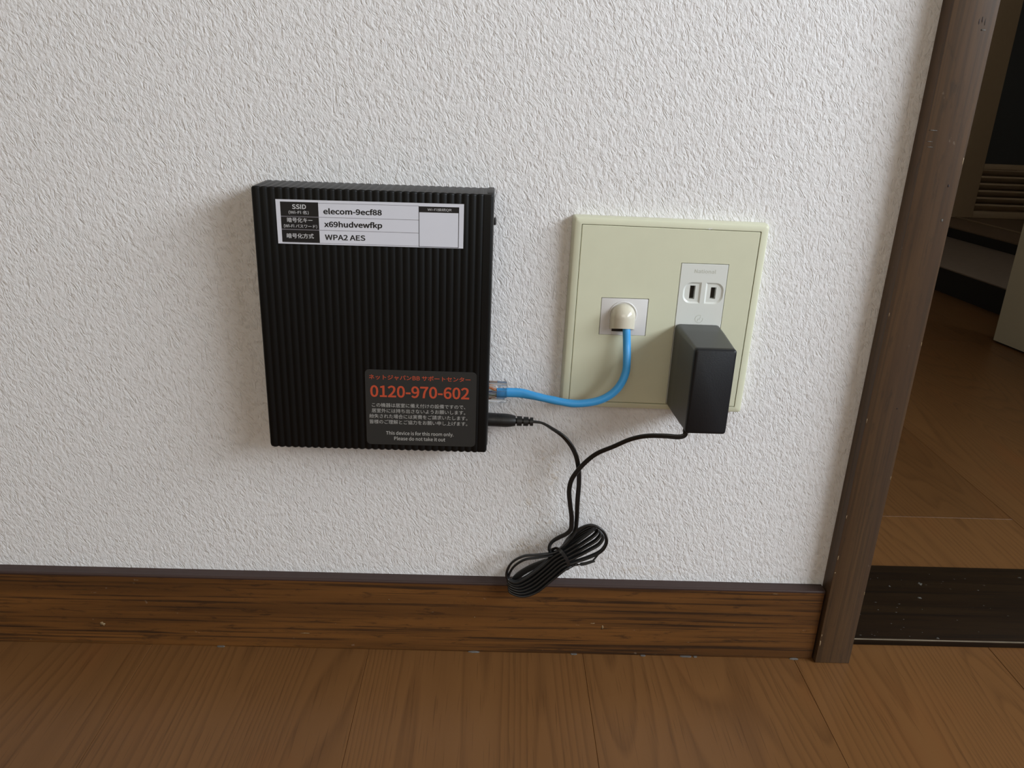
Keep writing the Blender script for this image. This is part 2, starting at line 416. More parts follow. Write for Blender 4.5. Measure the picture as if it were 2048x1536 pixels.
# cable runs, in millimetres (x, y, z)
P={"lan":[[-53.76,-14.0,202.72],[-47.54,-14.0,202.75],[-41.63,-14.3,202.89],[-35.11,-15.0,203.04],[-27.35,-16.5,202.21],[-16.54,-19.0,200.89],[-8.85,-20.5,200.07],[-2.1,-21.5,199.69],[7.33,-22.5,200.96],[14.79,-23.0,203.47],[21.17,-23.0,207.79],[25.57,-22.5,213.37],[28.47,-21.0,221.03],[28.69,-19.0,229.4],[28.48,-16.2,236.46],[27.77,-14.2,245.73],[27.55,-13.2,248.87],[27.27,-12.0,252.93]],"cord":[[-27.97,-14.0,183.55],[-25.77,-14.2,183.57],[-20.36,-15.0,183.18],[-13.65,-16.0,179.8],[-6.87,-17.0,175.51],[-1.64,-18.0,169.8],[2.08,-18.5,162.85],[4.36,-18.5,153.69],[5.36,-18.0,143.17],[5.38,-17.5,129.57],[5.74,-17.5,115.01],[5.33,-17.5,108.11],[2.63,-18.0,102.37],[-6.5,-17.5,91.08],[-18.94,-20.0,89.8],[-27.89,-20.0,88.57],[-35.36,-19.5,83.36],[-38.73,-18.0,74.8],[-37.81,-16.5,68.24],[-33.03,-18.5,66.95],[-25.77,-19.0,71.09],[-16.07,-19.0,80.06],[-7.77,-18.6,88.64],[0.62,-18.4,94.18],[9.83,-18.0,101.9],[16.85,-16.8,107.87],[19.0,-14.5,109.22],[15.51,-12.8,109.25],[7.85,-12.6,103.92],[-0.2,-12.4,93.1],[-5.97,-16.5,88.9],[-18.42,-19.0,87.03],[-27.05,-19.0,85.22],[-33.84,-18.0,79.28],[-37.23,-16.5,71.05],[-37.54,-16.56,66.37],[-32.07,-18.56,64.86],[-24.38,-19.04,68.85],[-14.68,-19.0,77.89],[-5.92,-18.6,86.82],[1.89,-18.4,91.64],[11.26,-18.07,98.78],[18.75,-16.87,104.66],[20.82,-14.67,106.95],[17.25,-12.93,108.11],[8.8,-12.67,102.96],[0.3,-12.4,92.33],[-4.55,-13.6,85.12],[-14.84,-13.6,80.87],[-24.44,-13.4,75.71],[-31.69,-13.2,69.77],[-36.28,-14.0,64.16],[-37.27,-16.62,64.49],[-31.11,-18.62,62.76],[-23.0,-19.08,66.6],[-13.28,-19.0,75.72],[-4.07,-18.6,85.0],[3.17,-18.4,89.09],[12.69,-18.13,95.66],[20.65,-16.93,101.43],[22.65,-14.83,104.68],[18.99,-13.07,106.96],[9.76,-12.73,102.0],[0.79,-12.4,91.57],[-4.0,-13.6,84.34],[-14.29,-13.6,80.1],[-23.9,-13.4,74.93],[-31.15,-13.2,68.99],[-35.73,-14.0,63.36],[-37.0,-16.68,62.61],[-30.14,-18.68,60.66],[-21.6,-19.12,64.34],[-11.89,-19.0,73.55],[-2.22,-18.6,83.18],[4.45,-18.4,86.52],[14.13,-18.2,92.51],[22.56,-17.0,98.19],[24.48,-15.0,102.41],[20.74,-13.2,105.81],[10.71,-12.8,101.04],[1.29,-12.4,90.8],[-3.44,-13.6,83.57],[-13.74,-13.6,79.32],[-23.35,-13.4,74.14],[-30.6,-13.2,68.2],[-35.19,-14.0,62.57],[-36.73,-16.74,60.72],[-29.17,-18.74,58.55],[-20.21,-19.16,62.08],[-10.49,-19.0,71.36],[-0.36,-18.6,81.35],[6.08,-17.5,83.24],[15.91,-17.5,87.44],[23.84,-18.0,93.06],[26.35,-19.5,101.39],[22.66,-19.8,109.84],[15.26,-19.0,112.92],[6.49,-17.4,107.92],[-1.1,-14.0,94.85],[-2.89,-13.6,82.8],[-13.19,-13.6,78.55],[-22.8,-13.4,73.36],[-30.06,-13.2,67.41],[-34.65,-14.0,61.78],[-36.45,-16.8,58.83],[-28.2,-18.8,56.43],[-18.81,-19.2,59.81],[-9.08,-19.0,69.17],[1.51,-18.6,79.51],[5.73,-16.0,80.28],[7.26,-13.0,81.52],[3.11,-11.8,84.18],[-3.78,-11.8,85.56],[-9.14,-14.5,87.52],[-10.56,-15.5,90.12],[-10.98,-16.0,93.92],[-9.52,-16.5,97.75],[-5.81,-17.0,101.19],[-0.1,-17.5,105.1],[2.31,-18.0,108.89],[2.38,-18.5,114.7],[2.11,-19.0,118.71],[0.42,-19.5,128.61],[-0.82,-20.0,138.37],[0.01,-21.0,146.45],[3.15,-22.5,153.82],[8.27,-24.0,161.61],[13.99,-27.0,168.67],[23.14,-33.0,176.7],[31.96,-39.0,184.56],[40.13,-44.0,189.24],[50.95,-47.5,191.16],[58.48,-48.5,191.27],[61.11,-48.5,191.94],[62.07,-48.5,192.98],[62.01,-48.5,195.22]],"ndc":13,"nend":22,"dc":[[-55.14,-14.0,184.17],[-36.52,-14.0,183.9],[-25.76,-14.2,183.5]],"tie":[[-8.97,-16.0,91.58],[-6.41,-20.0,95.06],[-3.55,-22.5,94.35],[-0.71,-22.5,90.54],[1.9,-20.5,84.08],[2.57,-17.0,77.81],[0.59,-13.0,74.64],[-2.09,-10.3,77.7],[-5.41,-10.0,82.33],[-8.57,-12.5,88.27],[-8.97,-16.0,91.58]],"tail":[[1.25,-17.0,77.55],[3.35,-18.0,79.16],[6.63,-18.0,81.25],[10.01,-18.0,81.79],[13.75,-18.0,82.56],[17.51,-17.5,83.66],[19.98,-17.0,84.29]],"tail2":[[18.33,-17.0,83.58],[20.45,-16.5,86.4],[22.8,-16.5,90.42],[26.04,-16.0,93.26]],"button":[[-53.92,-15.0,308.53]],"hood":[[17.86,-11.0,245.07],[34.03,-11.0,245.61],[25.08,-17.0,247.11],[24.33,-12.0,260.63],[18.16,-8.0,249.9],[21.25,-9.0,244.26],[26.24,-9.0,243.47],[21.1,-8.5,243.15],[25.29,-8.5,241.04]],"slots":[[64.64,-8.0,273.02],[68.66,-8.0,264.64],[77.47,-8.0,272.22],[81.12,-8.0,265.07],[60.32,-8.0,275.02],[72.38,-8.0,261.65],[74.03,-8.0,275.49],[85.82,-8.0,261.76],[66.75,-8.0,280.74],[79.44,-8.0,280.56],[66.46,-8.0,283.15],[72.58,-8.0,252.36]],"joint":[[74.11,-9.0,175.87]]}

# ------------------------------------------------------------------ the room
floor = struct_root('floor')
def plank_floor(x0, x1, pitch, y0, y1, joints, z, mat):
    """boards running along y between x0 and x1; joints(i) gives the end joints of row i"""
    meshes = {}
    i = 0; x = x0
    while x < x1 - 1:
        cuts = [y0] + [c for c in joints(i) if y0 < c < y1] + [y1]
        for a, b in zip(cuts, cuts[1:]):
            L_ = round(b - a, 1)
            if L_ not in meshes:
                bm = box_bm(0.06, pitch - 0.06, 0.06, L_ - 0.06, -12, 0)
                top = [e for e in bm.edges if all(abs(v.co.z) < 1e-6 for v in e.verts)]
                bmesh.ops.bevel(bm, geom=top, offset=0.28, segments=1, affect='EDGES')
                for v in bm.verts: v.co *= S
                me = bpy.data.meshes.new('plank'); bm.to_mesh(me); bm.free(); me.materials.append(mat)
                meshes[L_] = me
            o = bpy.data.objects.new('plank', meshes[L_]); COL.objects.link(o); o.parent = floor
            o.location = Vector((x, a, z)) * S
        x += pitch; i += 1
plank_floor(-135 - 153.5 * 8, -135 + 153.5 * 10, 153.5, -2400, 20, lambda i: [-640 - 911 * (i % 2)], 0, M_FLOOR)
HALLX = 463 - 303 * 2
plank_floor(HALLX, HALLX + 303 * 7, 303, 96, 1812, lambda i: [204 + (1212, 0, 606)[i % 3]], 0, M_FLOOR)
sub = box('subfloor', -1560, 1960, -2460, 1860, -30, -12, M_UNDER, floor)

W_Y1 = 110
DX0, DX1, DH = 207, 1010, 2000
wall = struct_root('wall_back')
bm = box_bm(-1500, DX0 - 8, 0, W_Y1, -2, 2400)
from_bm('wall_panel', bm, M_WALL, wall)
from_bm('wall_panel', box_bm(DX1, 1235, 0, W_Y1, -2, 2400), M_WALL, wall)
from_bm('wall_panel', box_bm(DX0 - 8, DX1, 0, W_Y1, DH, 2400), M_WALL, wall)
structure(box('wall_left', -1560, -1500, -2460, W_Y1, -2, 2400, M_PLAIN))
# right wall with the opening of the balcony door
wr = struct_root('wall_right')
box('wall_panel', 1235, 1295, -240, W_Y1, -2, 2400, M_PLAIN, wr)
box('wall_panel', 1235, 1295, -2460, -1310, -2, 2400, M_PLAIN, wr)
box('wall_panel', 1235, 1295, -1310, -240, 1740, 2400, M_PLAIN, wr)
box('wall_panel', 1235, 1295, -1310, -240, -2, 60, M_PLAIN, wr)
win = struct_root('window_1')
for a, b in ((-268, -240), (-795, -765), (-1310, -1282)): box('frame_post', 1240, 1275, a, b, 60, 1740, M_SOCKET, win)
for a, b in ((60, 85), (1715, 1740)): box('frame_rail', 1240, 1275, -1310, -240, a, b, M_SOCKET, win)
wf = struct_root('wall_front')
box('wall_panel', -1500, -1060, -2460, -2400, -2, 2400, M_PLAIN, wf)
box('wall_panel', 460, 1235, -2460, -2400, -2, 2400, M_PLAIN, wf)
box('wall_panel', -1060, 460, -2460, -2400, -2, 740, M_PLAIN, wf)
box('wall_panel', -1060, 460, -2460, -2400, 1860, 2400, M_PLAIN, wf)
structure(box('ceiling', -1560, 1960, -2460, 1860, 2400, 2440, M_PLAIN))

# hall beyond the doorway
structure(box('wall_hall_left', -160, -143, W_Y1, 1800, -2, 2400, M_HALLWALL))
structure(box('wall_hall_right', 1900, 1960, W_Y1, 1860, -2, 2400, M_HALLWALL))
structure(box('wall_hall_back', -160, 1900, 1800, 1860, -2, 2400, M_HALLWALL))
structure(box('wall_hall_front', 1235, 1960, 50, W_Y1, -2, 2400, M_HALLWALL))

# skirting board: body with the dark film cap along its top
sk = struct_root('baseboard_back')
prof = [(-8.35, 0), (-8.35, 57.4), (-8.1, 58.1), (-7.4, 58.5), (0, 58.5), (0, 0)]
def yz_prism(x0, x1, prof_):
    bm = bmesh.new()
    a = [bm.verts.new((x0, y, z)) for y, z in prof_]; b = [bm.verts.new((x1, y, z)) for y, z in prof_]
    bm.faces.new(a); bm.faces.new(b[::-1]); n = len(prof_)
    for i in range(n): bm.faces.new((a[i], b[i], b[(i + 1) % n], a[(i + 1) % n]))
    return bm
from_bm('skirting_board', yz_prism(-1500, 184.8, [(-8.0, 0.0), (-8.35, 1.2), (-8.35, 56.6), (0, 56.6), (0, 0)]), M_BASE, sk)
from_bm('skirting_cap', yz_prism(-1500, 185.0, [(-8.5, 56.6), (-8.5, 57.6), (-8.2, 58.2), (-7.5, 58.5), (0, 58.5), (0, 56.6)]), M_BASETOP, sk)
bm = bmesh.new()
for x, w_ in ((-240, 6), (-60, 9), (12, 5), (62, 4), (93, 9), (100, 3), (172, 7)):
    bm2 = bmesh.new(); bmesh.ops.create_icosphere(bm2, subdivisions=2, radius=1)
    for v in bm2.verts:
        q = 1 + 0.5 * math.sin(v.co.x * 9 + x) * math.cos(v.co.y * 7)
        v.co = Vector((x + v.co.x * w_ * .5, -8.6 + v.co.y * 0.9 * q, 0.15 + v.co.z * 0.55 * q))
    me = bpy.data.meshes.new('t'); bm2.to_mesh(me); bm2.free(); bm.from_mesh(me)
o = from_bm('dried_glue', bm, plastic('dried_glue_grey', (0.13, 0.12, 0.11), 0.5), sk); o['label'] = 'grey dried glue specks'; o['kind'] = 'stuff'

# doorway lining
tr = box('trim_1', 186.2, 211.0, -12.2, 122, 0.25, DH + 25, M_TRIM, None, bev=0.35, seg=2); structure(tr)
tr = box('trim_2', 211.0, 985.5, 9.1, 108.5, 0, 5.3, M_SILL, None, bev=0.3, seg=2)
structure(tr); tr_sill = tr
edge = box('worn_edge', 211.1, 985.4, 8.95, 9.6, 4.7, 5.45, M_SILLEDGE, None); edge.parent = tr; edge['label'] = 'pale worn front edge'
structure(box('trim_3', 985.5, 1010, -12.2, 122, 0.25, DH + 25, M_TRIM, None, bev=0.35))
structure(box('trim_4', 211.0, 985.5, -12.2, 122, DH, DH + 25, M_TRIM, None, bev=0.35))
structure(box('baseboard_back_right', 1010.2, 1235, -8.35, 0, 0, 58.5, M_BASE, None, bev=0.5))

# wear: chipped arrises, scuffs and a nail hole, each a thin raised or filled fleck
def flecks(name, parent, items, mat, axis, label):
    bm = bmesh.new()
    for (x, y, z, w_, h_) in items:
        b2 = bmesh.new(); bmesh.ops.create_icosphere(b2, subdivisions=2, radius=1)
        for v in b2.verts:
            q = 1 + .4 * math.sin(v.co.x * 7 + x) + .3 * math.cos((v.co.z + v.co.y) * 6 + z)
            if axis == 'y': v.co = Vector((x + v.co.x * w_ / 2 * q, y + v.co.y * 0.07, z + v.co.z * h_ / 2 * q))
            else: v.co = Vector((x + v.co.x * w_ / 2 * q, y + v.co.y * h_ / 2 * q, z + v.co.z * 0.05))
        me = bpy.data.meshes.new('t'); b2.to_mesh(me); b2.free(); bm.from_mesh(me); bpy.data.meshes.remove(me)
    o = from_bm(name, bm, mat, parent, smooth=True); o['label'] = label; o['kind'] = 'stuff'; return o
M_CHIPW = plastic('bare_wood_chip', (0.24, 0.165, 0.085), 0.6)
M_SCUFF = plastic('pale_scuff', (0.085, 0.078, 0.066), 0.6)
M_HOLEW = plastic('nail_hole_brown', (0.018, 0.007, 0.004), 0.7)
casing = bpy.data.objects['trim_1']
flecks('chip', casing, [(187.0, -12.2, 76.2, .9, 1.0), (186.9, -12.2, 88, .7, 3.2), (187.0, -12.2, 17, 1.2, 4.5), (186.9, -12.2, 24, .8, 2), (186.8, -12.2, 120, .6, 2.2),
       (186.8, -12.2, 260, .5, 2.4), (210.4, -12.2, 351, .6, 4), (210.5, -12.2, 242, .5, 3), (210.5, -12.2, 150, .5, 2.4), (186.8, -12.2, 190, .5, 3), (210.5, -12.2, 60, .5, 3)], M_CHIPW, 'y', 'chipped edges showing bare wood')
flecks('scuff', casing, [(189.6, -12.2, 367, 3.2, .5), (189.0, -12.2, 361, 2.6, .35), (189.8, -12.2, 358, 3.0, .45), (205, -12.2, 419, 3.5, .8), (206, -12.2, 317.5, 1.6, 1.6)], M_SCUFF, 'y', 'pale scuff marks')
flecks('nail_hole', casing, [(205.3, -12.2, 337.1, 1.5, 1.5), (202.0, -12.2, 423, .5, 3), (203.5, -12.2, 424, .5, 3.5), (205.2, -12.2, 423, .5, 3), (204.5, -12.2, 199, 1.2, .9)], M_HOLEW, 'y', 'dark nail holes')
flecks('scuff', sk, [(23.7, -8.36, 27, 4.2, .7), (31, -8.36, 23.8, 1.6, 3.0), (-321, -8.36, 17, 4, 3), (-120, -8.36, 43, .9, .8), (-60, -8.36, 30, .7, .7), (-180, -8.36, 13, 6, .5), (150, -8.36, 55.2, 5, .4)], M_CHIPW, 'y', 'tan scuff marks')
random.seed(11)
it = [(298.4, 62.8, 5.31, 3.5, 2.0), (309, 82.6, 5.31, 3, 3.6), (281, 78, 5.31, 2, 2), (287, 12, 5.31, 3, 1.6), (401, 95, 5.31, 4, 1.2)]
for i in range(46): it.append((214 + abs(random.gauss(0, 90)), random.uniform(12, 104), 5.31, random.uniform(.5, 1.6), random.uniform(.3, .8)))
flecks('scuff', tr_sill, it, M_SCUFF, 'z', 'pale specks and scuffs')

# ------------------------------------------------------------------ hall furniture
def plane_box(name, p0, p1, thick, z0, z1, mat, parent=None, bev=0):
    """an upright slab whose front runs p0 -> p1 and that extends thick to the left of that direction"""
    p0, p1 = Vector((*p0, 0)), Vector((*p1, 0)); d = (p1 - p0).normalized(); n_ = Vector((-d.y, d.x, 0))
    Mx = Matrix((d, n_, Vector((0, 0, 1)))).transposed().to_4x4(); Mx.translation = p0
    return box(name, 0, (p1 - p0).length, 0, thick, z0, z1, mat, parent, bev, M=Mx)
step = struct_root('trim_5', (900, 1000, 0))
def along(pa, pb, ya, yb):
    f0 = (ya - pa[1]) / (pb[1] - pa[1]); f1 = (yb - pa[1]) / (pb[1] - pa[1])
    return (pa[0] + (pb[0] - pa[0]) * f0, ya), (pa[0] + (pb[0] - pa[0]) * f1, yb)
a, b = along((898, 1189), (922, 1002), 1795, 500); plane_box('riser', a, b, 300, 0, 49.5, M_RISER, step)
a, b = along((897, 1189), (921, 1002), 1795, 500); plane_box('tread', a, b, 300, 49.5, 52.5, M_TREAD, step, bev=0.8)
a, b = along((1120, 1586), (1154, 1357), 1795, 500); plane_box('riser', a, b, 480, 52.5, 76, M_RISER, step)
a, b = along((1119, 1586), (1153, 1357), 1795, 500); plane_box('tread', a, b, 480, 76, 80, M_TREAD2, step, bev=0.8)
a, b = along((1221, 1731), (1248, 1501), 1745, 500); o = plane_box('nosing', a, b, 9, 80, 83, M_LOUVRE, step, bev=0.8)

ld = struct_root('door_2', (1400, 1750, 80))
box('stile', 1080, 1270, 1750, 1782, 80.5, 1950, M_LOUVRE, ld, bev=1.5)
box('stile', 1560, 1640, 1750, 1782, 80.5, 1950, M_LOUVRE, ld, bev=1.5)
box('rail', 1270, 1560, 1750, 1782, 80.5, 99, M_LOUVRE, ld, bev=1.5)
box('rail', 1270, 1560, 1750, 1782, 212, 226, M_LOUVRE, ld, bev=1.5)
box('rail', 1270, 1560, 1750, 1782, 1900, 1950, M_LOUVRE, ld, bev=1.5)
box('door_panel', 1270, 1560, 1762, 1772, 226, 1900, M_GLASSDK, ld)
box('backing', 1270, 1560, 1779, 1781, 99, 212, M_RISER, ld)
for i in range(6):
    zc = 109 + i * 18.8
    Mx = Matrix.Translation((0, 1763, zc)) @ Matrix.Rotation(math.radians(-38), 4, 'X')
    box('slat', 1270, 1560, -13, 13, -3.2, 3.2, M_LOUVRE, ld, bev=1.2, M=Mx)

dl = struct_root('door_1', (802, 817, 0))
a = Vector((802, 817, 0)); d = Vector((0.19, -0.98, 0)).normalized(); n_ = Vector((-d.y, d.x, 0))
Mx = Matrix((d, n_, Vector((0, 0, 1)))).transposed().to_4x4(); Mx.translation = a
box('door_leaf', 0, 640, 0, 33, 3.0, 1960, M_CREAM, dl, bev=1.0, M=Mx)
box('gap_shade_strip', 4, 636, 4, 29, 0.4, 3.0, M_RISER, dl, M=Mx)  # black strip standing in for the shaded gap under the leaf
o = from_bm('door_knob', lathe_bm(Mx @ Vector((60, 0, 950)), Mx @ Vector((60, -50, 950)), [(0, 22), (4, 22), (6, 9), (25, 9), (30, 20), (42, 24), (50, 16), (51, 2)]), M_METAL, dl, smooth=True, sharp=40)

# ------------------------------------------------------------------ router
RX0, RX1, RZ0, RZ1, RT = -188.1, -54.8, 167.3, 325.2, 28.85
rt = thing('router', 'black ribbed box-shaped router mounted on the white wall', 'router', ((RX0 + RX1) / 2, 0, RZ0))
PITCH = 4.1
def rib(x):
    if x < RX0 + 1.2 or x > RX1 - 5.4: return -0.15
    ph = ((x - (RX1 - 5.4)) / PITCH) % 1.0
    return 0.68 * math.sin(math.pi * ph) - 0.55
def loop_yz(off, inset):
    """closed outline in y, z: back at the wall, rounded front edges"""
    y1, z0, z1 = -RT + 0.0 - off, RZ0 - off * .6 + inset, RZ1 + off * .6 - inset
    r1, r2 = 0.9, 2.2; yb = -0.4
    pts = [(yb, z1), (y1 + inset + r1, z1)]
    for i in range(1, 5):
        a = math.radians(90 + 90 * i / 4); pts.append((y1 + inset + r1 + r1 * math.cos(a), z1 - r1 + r1 * math.sin(a)))
    for i in range(0, 6):
        a = math.radians(180 + 90 * i / 5); pts.append((y1 + inset + r2 + r2 * math.cos(a), z0 + r2 + r2 * math.sin(a)))
    pts.append((yb, z0))
    return pts
bm = bmesh.new(); rings = []
xs = []
RE = 1.6
for i in range(6):   # rounded left edge
    a = math.radians(90 * i / 5); xs.append((RX0 + RE - RE * math.cos(a), -0.0, RE - RE * math.sin(a)))
x = RX0 + RE + 0.3
N_ = int((RX1 - RX0 - 2 * RE - .6) / PITCH * 12)
for i in range(N_): xs.append((x + (RX1 - RX0 - 2 * RE - .6) * i / (N_ - 1), None, 0))
for i in range(6):
    a = math.radians(90 * i / 5); xs.append((RX1 - RE + RE * math.sin(a), -0.0, RE - RE * math.cos(a)))
for x, off, ins in xs:
    off = rib(x) if off is None else -0.15
    rings.append([bm.verts.new((x, y, z)) for y, z in loop_yz(off, ins)])
nn = len(rings[0])
for a, b in zip(rings, rings[1:]):
    for j in range(nn): bm.faces.new((a[j], a[(j + 1) % nn], b[(j + 1) % nn], b[j]))
bm.faces.new(rings[0][::-1]); bm.faces.new(rings[-1])
from_bm('body', bm, M_BLACK, rt, smooth=True, sharp=50)
# smooth right-hand bezel and the back cover line
box('side_panel', RX1 - 3.6, RX1 + 0.35, -RT + 3.2, -0.6, RZ0 + 4, RZ1 + 0.55, M_BLACK2, rt, bev=0.8)
box('wall_bracket', RX0 + 14, RX1 - 14, -0.5, 0, RZ0 + 12, RZ1 - 12, M_BLACK2, rt)
box('button', RX1 - 0.2, RX1 + 1.7, -18, -12, 306.6, 310.2, M_BLACK2, rt, bev=0.5)

YS = -RT - 0.16            # sticker faces, lying on the rib crests
def quad_sheet(name, poly, y, thick, mat, parent):
    return from_bm(name, prism_bm(poly, y - thick, y), mat, parent)
FONT_CJK = None
for nm in ('Noto Sans CJK Regular.woff2',):
    try:
        p_ = os.path.join(bpy.utils.system_resource('DATAFILES'), 'fonts', nm)
        if os.path.exists(p_): FONT_CJK = bpy.data.fonts.load(p_)
    except Exception: pass
F = FONT_CJK
def text_part(name, s_, x0, x1, z0, z1, h, mat, parent, y, bold=0.0, font=None, thick=0.02, squash=None, rot=None):
    """flat lettering standing on the line (x0, z0)-(x1, z1), h tall above that line"""
    cu = bpy.data.curves.new('txt', 'FONT'); cu.body = s_; cu.size = 1.0; cu.resolution_u = 3; cu.offset = bold
    if font is not None: cu.font = font
    to = bpy.data.objects.new('txt', cu); COL.objects.link(to)
    bpy.context.view_layer.update()
    me = bpy.data.meshes.new_from_object(to.evaluated_get(bpy.context.evaluated_depsgraph_get()))
    bpy.data.objects.remove(to); bpy.data.curves.remove(cu)
    if not me.vertices: return None
    xa = min(v.co.x for v in me.vertices); xb = max(v.co.x for v in me.vertices); top = max(v.co.y for v in me.vertices)
    off = origin_of(parent)
    bm = bmesh.new(); bm.from_mesh(me); bpy.data.meshes.remove(me)
    bmesh.ops.remove_doubles(bm, verts=bm.verts, dist=1e-5)
    for v in bm.verts:
        f = (v.co.x - xa) / (xb - xa)
        x, z = x0 + (x1 - x0) * f, z0 + (z1 - z0) * f + v.co.y / top * h
        if rot: x, z = rot(x, z)
        v.co = Vector((x, y, z)) * S - off
    for f in bm.faces:
        f.normal_update()
        if f.normal.y > 0: f.normal_flip()
    me = bpy.data.meshes.new(name); bm.to_mesh(me); bm.free()
    return link(name, me, mat, parent)

# white network details label
lab = quad_sheet('information_label', [(-174.8, 318.5), (-71.1, 319.4), (-71.2, 294.75), (-174.7, 294.1)], YS, 0.10, M_WHITELAB, rt)
lab['label'] = 'white printed label with network name table'
def lx(u): return -174.75 + u
def LQ(u0, u1, v0, v1): # label coordinates: u right, v down from its top edge
    def z(u, v): return 318.5 + 0.0085 * u - v * (1 + 0.0002 * u)
    return [(lx(u0), z(u0, v0)), (lx(u1), z(u1, v0)), (lx(u1), z(u1, v1)), (lx(u0), z(u0, v1))]
YL = YS - 0.115
def add_quad(bm, poly, y):
    vs = [bm.verts.new((x, y, z)) for x, z in poly]; bm.faces.new(vs)
for q in ((2.4, 23.3, 1.2, 9.0), (2.4, 23.3, 9.45, 16.15), (2.4, 23.3, 16.6, 23.4), (78.7, 100.9, 1.75, 4.95)):
    bm = bmesh.new(); add_quad(bm, LQ(*q), YL); from_bm('table_cell', bm, M_INK, lab)
bm = bmesh.new()
for q in ((78.6, 78.95, 1.6, 23.7), (100.65, 101.0, 1.75, 23.9), (78.6, 101.0, 23.6, 23.9)):
    add_quad(bm, LQ(*q), YL)
from_bm('table_frame', bm, M_INK, lab)
bm = bmesh.new()
for q in ((2.4, 23.3, 9.0, 9.45), (2.4, 23.3, 16.15, 16.6), (23.3, 78.7, 1.45, 1.65), (23.3, 78.7, 9.1, 9.32), (23.3, 78.7, 16.2, 16.42), (2.4, 78.7, 23.45, 23.65)):
    add_quad(bm, LQ(*q), YL)
from_bm('label_rules', bm, M_GREYLINE, lab)
YT = YL - 0.03
text_part('lettering', 'SSID', -165.9, -158.2, 313.55, 313.7, 2.5, M_LABTEXT, lab, YT, 0.008, F)
text_part('lettering', '(Wi-Fi 名)', -167.9, -156.9, 310.9, 311.0, 1.75, M_LABTEXT, lab, YT, 0.002, F)
text_part('lettering', '暗号化キー', -169.0, -155.0, 306.35, 306.5, 2.4, M_LABTEXT, lab, YT, 0.003, F)
text_part('lettering', '(Wi-Fi パスワード)', -171.0, -152.6, 303.3, 303.45, 1.75, M_LABTEXT, lab, YT, 0.002, F)
text_part('lettering', '暗号化方式', -169.7, -154.7, 297.55, 297.7, 2.5, M_LABTEXT, lab, YT, 0.003, F)
text_part('lettering', 'elecom-9ecf88', -148.8, -116.5, 311.4, 311.75, 3.2, M_INK, lab, YT, 0.012, F)
text_part('lettering', 'x69hudvewfkp', -148.7, -116.4, 304.3, 304.65, 3.2, M_INK, lab, YT, 0.012, F)
text_part('lettering', 'WPA2 AES', -148.5, -126.0, 297.1, 297.3, 2.95, M_INK, lab, YT, 0.009, F)
text_part('lettering', 'Wi-Fi接続QR', -91.2, -78.0, 315.15, 315.3, 1.4, M_LABTEXT, lab, YT, 0.0, F)

# charcoal support centre sticker
poly = rrect(-128.5, -61.9, 171.9, 220.8, 2.6, 6)
st = quad_sheet('support_sticker', poly, YS, 0.09, M_STICK, rt)
st['label'] = 'charcoal support sticker with orange telephone number'
YT = YS - 0.125
F = FONT_CJK
text_part('lettering', 'ネットジャパンBB サポートセンター', -126.2, -65.6, 214.75, 214.65, 2.9, M_ORANGE, st, YT, 0.003, F)
text_part('lettering', '0120-970-602', -125.6, -66.2, 203.5, 203.55, 7.3, M_ORANGE, st, YT, 0.008, F)
text_part('lettering', 'この機器は居室に備え付けの設備ですので、', -124.8, -68.4, 196.95, 197.05, 2.5, M_STEXT, st, YT, 0.0, F)
text_part('lettering', '居室外には持ち出さないようお願いします。', -125.0, -68.4, 193.3, 193.4, 2.5, M_STEXT, st, YT, 0.0, F)
text_part('lettering', '紛失された場合には実費をご請求いたします。', -126.5, -67.0, 189.65, 189.7, 2.5, M_STEXT, st, YT, 0.0, F)
text_part('lettering', '皆様のご理解とご協力をお願い申し上げます。', -126.4, -67.0, 185.95, 186.0, 2.5, M_STEXT, st, YT, 0.0, F)
text_part('lettering', 'This device is for this room only.', -116.6, -75.3, 178.65, 178.65, 2.45, M_STEXT, st, YT, 0.004, F)
text_part('lettering', 'Please do not take it out', -111.7, -80.4, 175.05, 175.05, 2.45, M_STEXT, st, YT, 0.004, F)

# ------------------------------------------------------------------ wall plate with jack and mains socket
PCX, PCZ, PT = 49.6, 251.3, 8.0
pl = thing('outlet_plate', 'yellowed cream two-gang wall plate with data jack and mains socket', 'wall socket', (PCX, 0, PCZ))
TILT = Matrix.Translation((PCX, 0, PCZ)) @ Matrix.Rotation(0.0086, 4, 'Y')
def T2(x, z):
    v = TILT @ Vector((x, 0, z)); return v.x, v.z
# frame: bevelled ring
bm = bmesh.new()
def ring(poly, y): return [bm.verts.new((*[p for p in (x,)], y, z)) for x, z in poly]
specs = [(58.1, 60.1, 1.6, -0.1), (58.0, 60.0, 1.6, -4.0), (57.6, 59.6, 1.6, -6.7), (57.0, 59.0, 1.6, -7.7), (56.3, 58.3, 1.4, -8.1), (53.2, 55.9, 0.5, -8.1), (53.05, 55.75, 0.5, -7.9), (53.05, 55.75, 0.5, -4.2)]
rings = [ring(rrect(-hx, hx, -hz, hz, r, 5), y) for hx, hz, r, y in specs]
for a, b in zip(rings, rings[1:]):
    n = len(a)
    for j in range(n): bm.faces.new((a[j], a[(j + 1) % n], b[(j + 1) % n], b[j]))
bm.transform(TILT)
from_bm('frame', bm, M_PLATE, pl, smooth=True, sharp=28)
box('mounting_back', -53.5, 53.5, -4.2, -0.2, -56, 56, M_GAP, pl, M=TILT)
